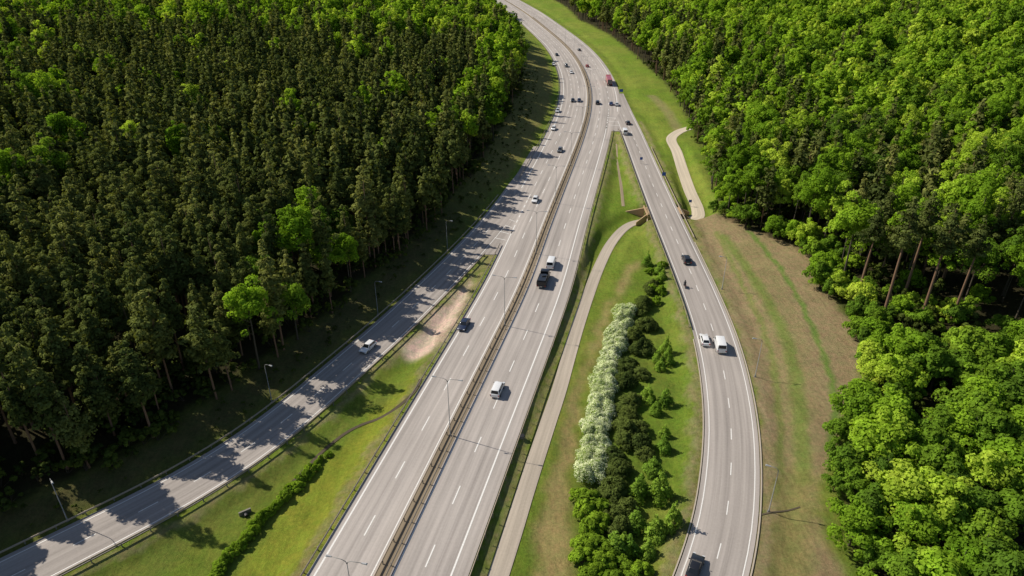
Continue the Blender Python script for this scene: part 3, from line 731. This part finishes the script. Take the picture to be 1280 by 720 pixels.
def lodmesh(name, tm_, cm, sn):
    me = bpy.data.meshes.new(name); bm = bmesh.new(); bm.from_mesh(cm); nface = len(bm.faces); bm.from_mesh(tm_); bm.faces.ensure_lookup_table()
    for i in range(nface, len(bm.faces)): bm.faces[i].material_index = 1
    bm.to_mesh(me); bm.free(); me.materials.append(cm.materials[0]); me.materials.append(tm_.materials[0])
    tn = [tuple(v.normal) for v in tm_.vertices]
    me.normals_split_custom_set_from_vertices(sn.tolist()+tn)
    return me
lodc = {k: bpy.data.collections.new('forest_'+k) for k in ('pine', 'oak', 'under')}
def addvar(kind, cl, n_leaf, size, mat, tr_, flat=1, up=.3):
    v, f, lv, sn = leaves(cl, n_leaf, size, rng, flat, up); cm = fastmesh('crown', v, f, lv, mat, sn); VAR.setdefault(kind, []).append((cm, tr_))
def addlod(kind, cl, n_leaf, size, mat, tr_, i, flat=1, up=.3):
    v, f, lv, sn = leaves(cl, n_leaf, size, rng, flat, up); cm = fastmesh('c', v, f, lv, mat)
    o = bpy.data.objects.new('far_%s_%02d' % (kind, i), lodmesh('far', tr_, cm, sn)); lodc[kind].objects.link(o)
for i in range(14):
    h = 14+rng.random()*8; R = 2.4+rng.random()*1.3; cl = pine_clumps(rng, h, R, h*(.36+.14*rng.random()), 9, 5); tr_ = trunk(rng, h, .2, cl, M['pbark'], 8, .4)
    addvar('pine', cl, 50, .38, M['pine'], tr_, .75, .35); addlod('pine', cl, 13, .78, M['pine'], tr_, i, .75, .35)
for i in range(14):
    h = 14+rng.random()*7; R = 3.4+rng.random()*1.8; base = h*(.18+.14*rng.random()); cl = broad_clumps(rng, h, R, base, 72); tr_ = trunk(rng, h, .22, cl, M['bark'], 9, .3)
    mt = M['oak'] if i % 4 else M['oakd']
    addvar('oak', cl, 72, .38, mt, tr_); addlod('oak', cl, 18, .80, mt, tr_, i)
for i in range(6):
    h = 5.5+rng.random()*3; R = 2.7+rng.random()*.9; cl = broad_clumps(rng, h, R, .4, 48); tr_ = trunk(rng, h, .14, cl, M['bark'], 5, .1)
    addvar('small', cl, 76, .33, M['oakd'] if i % 3 else M['oak'], tr_)
for i in range(3):
    h = 24+rng.random()*2; cl = pine_clumps(rng, h, 2.9, h*.68, 7, 6); tr_ = trunk(rng, h, .34, cl, M['pbark'], 7, .6)
    addvar('tall', cl, 46, .40, M['pine'], tr_, .6, .45)
for i in range(4):
    cl = broad_clumps(rng, 2.2+rng.random()*1.6, 1.5+rng.random()*.6, .1, 16); st = MB()
    for c in cl[:5]: st.tube([(0,0,-.2),(c[0]*.9,c[1]*.9,c[2])], [.05,.015], 4)
    tm_ = st.mesh('s'); tm_.materials.append(M['bark']); addlod('under', cl, 26, .42, M['under'], tm_, i)

def add_tree(name, kind, vi, x, y, sc, lab, cat, grp, z=None, rz=None, crown='crown', tname='trunk'):
    cm, tm_ = VAR[kind][vi % len(VAR[kind])]
    r = empty(name, (x, y, T(x, y) if z is None else z), rng.random()*6.28 if rz is None else rz, label=lab, category=cat, group=grp)
    r.scale = (sc*(.88+.24*rng.random()),)*2 + (sc,)
    for nm, me_ in ((crown, cm), (tname, tm_)):
        o = bpy.data.objects.new(nm, me_); C.objects.link(o); o.parent = r
    return r
TALL = [(*Pt(px, py), sc) for px, py, sc in [(1102,402,1.1),(1070,376,.95),(1150,402,1.05),(1128,376,1.0),(1190,398,.95)]]
pts = []
def field(x0, x1, y0, y1, s):
    gx = np.arange(x0, x1, s); gy = np.arange(y0, y1, s*.92)
    A, B = np.meshgrid(gx, gy); A = A + (np.arange(len(gy)) % 2)[:, None]*s/2
    return (A + rng.uniform(-.52, .52, A.shape)*s).ravel(), (B + rng.uniform(-.52, .52, A.shape)*s).ravel()
for y0, y1, s, sc in ((42, 330, 4.7, 1.0), (330, 620, 6.0, 1.12), (620, 1000, 9.0, 1.45), (1000, 1400, 14, 1.9)):
    hw = y1*.8+60; X, Y = field(-hw, hw, y0, y1, s)
    keep = (np.abs(X) < (Y*cT+H*sT)*.74+38) & ((X < xL(Y)) | (X > xR(Y)))
    X, Y = X[keep], Y[keep]; Z = terr(X, Y)
    for x, y, z in zip(X, Y, Z):
        left = x < 20 and x < float(xL(y))+1
        q = float(wob(x*.5, y*.45, 2.0)); u, v_, d = proj(x, y, z+10)
        edge = abs(x-float(xL(y) if left else xR(y)))
        if left:
            pp = .95 if q < .5 else .7
            if y > 380: pp *= float(np.interp(x, [-420,-200,-60,20], [.6,.5,.25,.08])) 
            if edge < 8 and y < 200: pp = .85
            if edge < 18 and y > 230: pp = .25
            if y > 560: pp *= .5
        else:
            pp = .06
            if 140 < y < 235 and 80 < x < 135: pp = .45
            if y > 200 and edge < 40: pp = .6 if q > -.15 else .2
            if y > 600: pp = .15
        k = 'pine' if rng.random() < pp else 'oak'
        if k == 'oak' and rng.random() < (.3 if left else .2) and s < 6: continue
        size = sc*(.74+.46*rng.random())
        if edge < 4: size *= .9
        if not left and y < 112 and x < 125: k = 'small'; size = 1.05+.5*rng.random()
        if not left and edge < 4.5 and y < 190: k = 'small'; size = .75+.5*rng.random()
        if any(abs(x-a[0]) < 7 and -16 < y-a[1] < 4 for a in TALL): k = 'small'; size = .6+.35*rng.random()
        pts.append((d, k, x, y, z, size, left, edge, u, v_))
for i in range(100):
    y = rng.uniform(52, 260); x = float(xR(y)) + rng.uniform(-1.0, 9); z = T(x, y); u, v_, d = proj(x, y, z+3)
    pts.append((d, 'small', x, y, z, .5+.5*rng.random(), False, 1, u, v_))
pts.sort(key=lambda p: p[0])
cnt = dict(pine=0, oak=0, small=0); stuff = dict(pine=[], oak=[])
def region(u, v_): return 'bottom' if v_ > 480 else ('middle' if v_ > 240 else 'upper')
for d, k, x, y, z, size, left, edge, u, v_ in pts:
    inview = -40 < u < 1320 and v_ < 790
    vi = int(rng.integers(0, 1200))
    side = 'left' if left else 'right'; rg = region(u, v_)
    if k == 'small':
        if not inview: continue
        if cnt['small'] >= 300: continue
        tn = 'deep green' if (vi % 6) % 3 else 'bright green'
        add_tree('bushy_tree', 'small', vi, x, y, size, 'low bushy %s tree at the %s edge of the right forest' % (tn, rg), 'tree', 'low bushy %s trees of the right forest, %s' % (tn, rg), z)
        cnt['small'] += 1; continue
    if inview and cnt[k] < 300:
        cnt[k] += 1
        pos = 'roadside edge' if edge < 9 else 'interior'
        if k == 'pine':
            add_tree('pine_tree', 'pine', vi, x, y, size, 'dark narrow pine in the %s %s of the %s forest' % (rg, pos, side), 'tree', '%s pines, %s, %s' % (side, pos, rg), z)
        else:
            tn = 'bright green' if (vi % 14) % 4 else 'deep green'
            add_tree('broadleaf_tree', 'oak', vi, x, y, size, '%s broadleaf tree in the %s %s of the %s forest' % (tn, rg, pos, side), 'tree', '%s broadleaf trees, %s, %s, %s' % (side, tn, pos, rg), z)
    else: stuff[k].append((x, y, z, size))
print('TREES', cnt, {k: len(v) for k, v in stuff.items()})
for i, (x, y, z, sc) in enumerate(TALL):
    add_tree('pine_tree', 'tall', i, x, y, sc, 'tall pine with bare reddish trunk above right forest, %s from left' % ORD[[1,0,3,2,4][i]], 'tree', 'tall bare-stemmed pines of the right forest', z)

def gn_scatter(name, kind, arr, lab, cat='forest'):
    n_ = len(arr); me = bpy.data.meshes.new(name); me.vertices.add(n_); a = np.array(arr, np.float32)
    me.vertices.foreach_set('co', a[:, :3].ravel())
    nv = len(lodc[kind].objects)
    me.attributes.new('variant', 'INT', 'POINT').data.foreach_set('value', rng.integers(0, nv, n_).astype(np.int32))
    me.attributes.new('scl', 'FLOAT', 'POINT').data.foreach_set('value', a[:, 3].copy())
    rot = np.zeros((n_, 3), np.float32); rot[:, 2] = rng.random(n_)*6.28
    me.attributes.new('rot', 'FLOAT_VECTOR', 'POINT').data.foreach_set('vector', rot.ravel())
    o = link(name, me); o['kind'] = 'stuff'; o['label'] = lab; o['category'] = cat
    g = bpy.data.node_groups.new(name, 'GeometryNodeTree'); g.interface.new_socket('Geometry', in_out='INPUT', socket_type='NodeSocketGeometry'); g.interface.new_socket('Geometry', in_out='OUTPUT', socket_type='NodeSocketGeometry')
    N = g.nodes; Lk = g.links; gi = N.new('NodeGroupInput'); go = N.new('NodeGroupOutput')
    ip = N.new('GeometryNodeInstanceOnPoints'); ci = N.new('GeometryNodeCollectionInfo'); ci.inputs['Collection'].default_value = lodc[kind]; ci.inputs['Separate Children'].default_value = True; ci.inputs['Reset Children'].default_value = True
    def na(nm, t):
        q_ = N.new('GeometryNodeInputNamedAttribute'); q_.data_type = t; q_.inputs['Name'].default_value = nm
        return [s_ for s_ in q_.outputs if s_.enabled and s_.name == 'Attribute'][0]
    er = N.new('FunctionNodeEulerToRotation'); Lk.new(na('rot', 'FLOAT_VECTOR'), er.inputs[0])
    ip.inputs['Pick Instance'].default_value = True
    Lk.new(gi.outputs[0], ip.inputs['Points']); Lk.new(ci.outputs[0], ip.inputs['Instance']); Lk.new(na('variant', 'INT'), ip.inputs['Instance Index'])
    Lk.new(er.outputs[0], ip.inputs['Rotation']); Lk.new(na('scl', 'FLOAT'), ip.inputs['Scale']); Lk.new(ip.outputs[0], go.inputs[0])
    md = o.modifiers.new('scatter', 'NODES'); md.node_group = g
gn_scatter('distant_pine_forest', 'pine', stuff['pine'], 'distant mass of dark pines behind the nearer forest trees')
gn_scatter('distant_broadleaf_forest', 'oak', stuff['oak'], 'distant mass of bright green broadleaf trees behind the nearer trees')
n_ = 1700; Y = rng.uniform(50, 420, n_)
lf = rng.random(n_) < .6
X = np.where(lf, xL(Y) + 9 - 26*rng.random(n_), xR(Y) + 1 + 26*rng.random(n_))
ok = ~(lf & (X > edge_out_left(Y)-3)); X, Y, lf = X[ok], Y[ok], lf[ok]; n_ = len(X)
S = np.where(lf & (X > xL(Y)), .15+.22*rng.random(n_), .6+.7*rng.random(n_)); Z = terr(X, Y)
gn_scatter('undergrowth', 'under', np.stack([X, Y, Z, S], -1), 'dark green undergrowth bushes along the forest edges', 'undergrowth')

# ------------------------------------------------------------------ shrubs
def shrubvar(kind, n, fn, nleaf, size, mat, extra=None):
    for i in range(n):
        cl = fn(); st = MB()
        for c in cl[:6]: st.tube([(0,0,-.2),(c[0]*.5,c[1]*.5,c[2]*.5),(c[0]*.9,c[1]*.9,c[2]*.9)], [.05,.035,.015], 5)
        sm_ = st.mesh('stem'); sm_.materials.append(M['bark'])
        v, f, lv, sn = leaves(cl, nleaf, size, rng); cm = fastmesh('foliage', v, f, lv, mat, sn); ex = None
        if extra:
            cl2 = cl.copy(); cl2[:, 3] *= 1.06; cl2[:, 2] += .12; v, f, lv, sn = leaves(cl2, extra[0], extra[1], rng, shell=.85, up=.8); ex = fastmesh('blossom', v, f, lv, M['bloom'], sn)
        VAR.setdefault(kind, []).append((cm, sm_, ex))
def dome(h, R, n, f0=.5):
    def fn():
        cl = []
        for i in range(n):
            a = rng.random()*6.28; q = math.sqrt(rng.random()); cl.append((math.cos(a)*R*q*.85, math.sin(a)*R*q*.85, h*(.22+.5*(1-q*q)*(f0+.7*rng.random())), R*(.12+.16*rng.random())))
        return np.array(cl)
    return fn
def cone(h, R):
    def fn():
        cl = []
        for i in range(9):
            t = i/8; rr = R*(1-t)*.9
            for j in range(max(1, int(8*(1-t)))): a = rng.random()*6.28; cl.append((math.cos(a)*rr*.75, math.sin(a)*rr*.75, .35+h*t*.93+rng.normal()*.1, .24+rr*.26))
        return np.array(cl)
    return fn
shrubvar('bloomy', 5, dome(2.1, 2.0, 75, .7), 24, .19, M['bush'], (30, .13))
shrubvar('mugo', 5, dome(3.2, 2.3, 56), 52, .24, M['mugo'])
shrubvar('larch', 5, cone(3.8, 1.6), 44, .24, M['larch'])
shrubvar('bushy', 5, dome(2.6, 1.7, 40), 52, .26, M['bush'])
def add_shrub(name, kind, i, px, py, sc, lab, cat, grp):
    cm, sm_, ex = VAR[kind][i % 5]; x, y, z = Pt(px, py)
    r = empty(name, (x, y, z), rng.random()*6.28, label=lab, category=cat, group=grp); r.scale = (sc*(.75+.45*rng.random()), sc*(.75+.45*rng.random()), sc*(.75+.45*rng.random()))
    for nm, me_ in (('foliage', cm), ('stem', sm_), ('blossom', ex)):
        if me_: o = bpy.data.objects.new(nm, me_); C.objects.link(o); o.parent = r
def along(px, n, jit=3, woff=0):
    c = catmull([(a, b_, 0) for a, b_ in px], 20); L = [0]
    for p0, p1 in zip(c[:-1], c[1:]): L.append(L[-1]+math.hypot(p1[0]-p0[0], p1[1]-p0[1])/(p1[1]+110))
    out = []
    for k in range(n):
        s_ = L[-1]*(k+.5)/n; i = min(int(np.searchsorted(L, s_)), len(c)-1); out.append((c[i][0]+rng.uniform(-jit, jit)+woff*(c[i][1]+110)/600, c[i][1]+rng.uniform(-jit, jit)))
    return out
brow = [(737,602),(740,585),(745,548),(753,500),(763,450),(777,408),(784,390)]
for side, wo in (('path', -6), ('road', 5)):
    for i, (px, py) in enumerate(along(brow, 30, 3, wo)):
        add_shrub('blossoming_shrub', 'bloomy', i, px, py, 1.0, 'white blossoming shrub, %s from the near end, on the %s side of the row' % (ORD[i], side), 'shrub', 'white blossoming shrubs in a row')
for i, (px, py) in enumerate(along([(757,650),(768,600),(779,545),(785,500),(790,455),(800,412),(808,380),(813,355)], 26, 7) + [(800,470),(806,440),(812,410),(800,560),(797,540),(806,572),(785,640),(775,668)]):
    add_shrub('dwarf_pine', 'mugo', i, px, py, .95, 'dark spreading dwarf pine right of the white blossoming row', 'shrub', 'dark dwarf pines beside the blossoming row')
for i, (px, py) in enumerate([(820,335),(828,352),(812,330),(836,440),(828,470),(836,455),(820,520),(835,512),(824,566),(832,545),(805,615),(822,632),(795,655),(814,668),(790,690),(842,665),(822,452),(812,500),(780,690),(768,700),(804,700),(796,620),(818,585)]):
    px += rng.uniform(-5, 5); py += rng.uniform(-8, 8)
    add_shrub('young_conifer', 'larch', i, px, py, .7+.45*rng.random()+.3*(py > 600), 'small pale green pointed conifer in the %s of the planted strip' % ('near part' if py > 590 else 'middle part' if py > 430 else 'far part'), 'tree', 'young pale conifers of the planted strip, %s' % ('near' if py > 590 else 'middle' if py > 430 else 'far'))
for i, (px, py) in enumerate([(737,665),(745,690),(733,690),(760,700),(775,715),(742,725),(765,735),(800,722),(735,735),(730,645),(790,735),(752,712),(728,705),(748,660),(726,625),(775,690),(738,632),(750,640)]):
    add_shrub('green_bush', 'bushy', i, px, py, 1.3, 'leafy green bush at the near bottom end of the planted strip', 'shrub', 'leafy bushes at the bottom of the planted strip')
for i, (px, py) in enumerate([(815,342),(822,356),(814,366),(826,368),(820,380),(828,334)]):
    add_shrub('green_bush', 'bushy', i, px, py, .95, 'light green bush at the far tip of the planted strip', 'shrub', 'light green bushes at the far tip of the planted strip')
for i, (px, py) in enumerate(along([(265,730),(285,700),(310,672),(340,640),(368,612),(392,588),(410,570)], 30, 3)):
    add_shrub('hedge_shrub', 'bushy', i, px, py, .68-.25*(i > 25), 'green shrub of the left grass hedge, %s from the near end' % ORD[i], 'shrub', 'row of shrubs in the left grass')

# ------------------------------------------------------------------ light
w = bpy.data.worlds.new('World'); scene.world = w; w.use_nodes = True
wn = w.node_tree.nodes; sky = wn.new('ShaderNodeTexSky'); sky.sky_type = 'NISHITA'; sky.sun_disc = False
EL = math.radians(43); sd = Vector((-1, .42, 0)).normalized()
sky.sun_elevation = EL; sky.sun_rotation = math.atan2(sd.x, sd.y); sky.altitude = 200
w.node_tree.links.new(sky.outputs[0], wn['Background'].inputs[0]); wn['Background'].inputs[1].default_value = .085
sl = bpy.data.lights.new('sun', 'SUN'); sl.energy = 5.0; sl.angle = math.radians(.5); sl.color = (1, .93, .81)
so = bpy.data.objects.new('sun', sl); C.objects.link(so)
dirv = Vector((-sd.x*math.cos(EL), -sd.y*math.cos(EL), -math.sin(EL)))
so.rotation_euler = dirv.to_track_quat('-Z', 'Y').to_euler(); so.location = (-100, 60, 150)
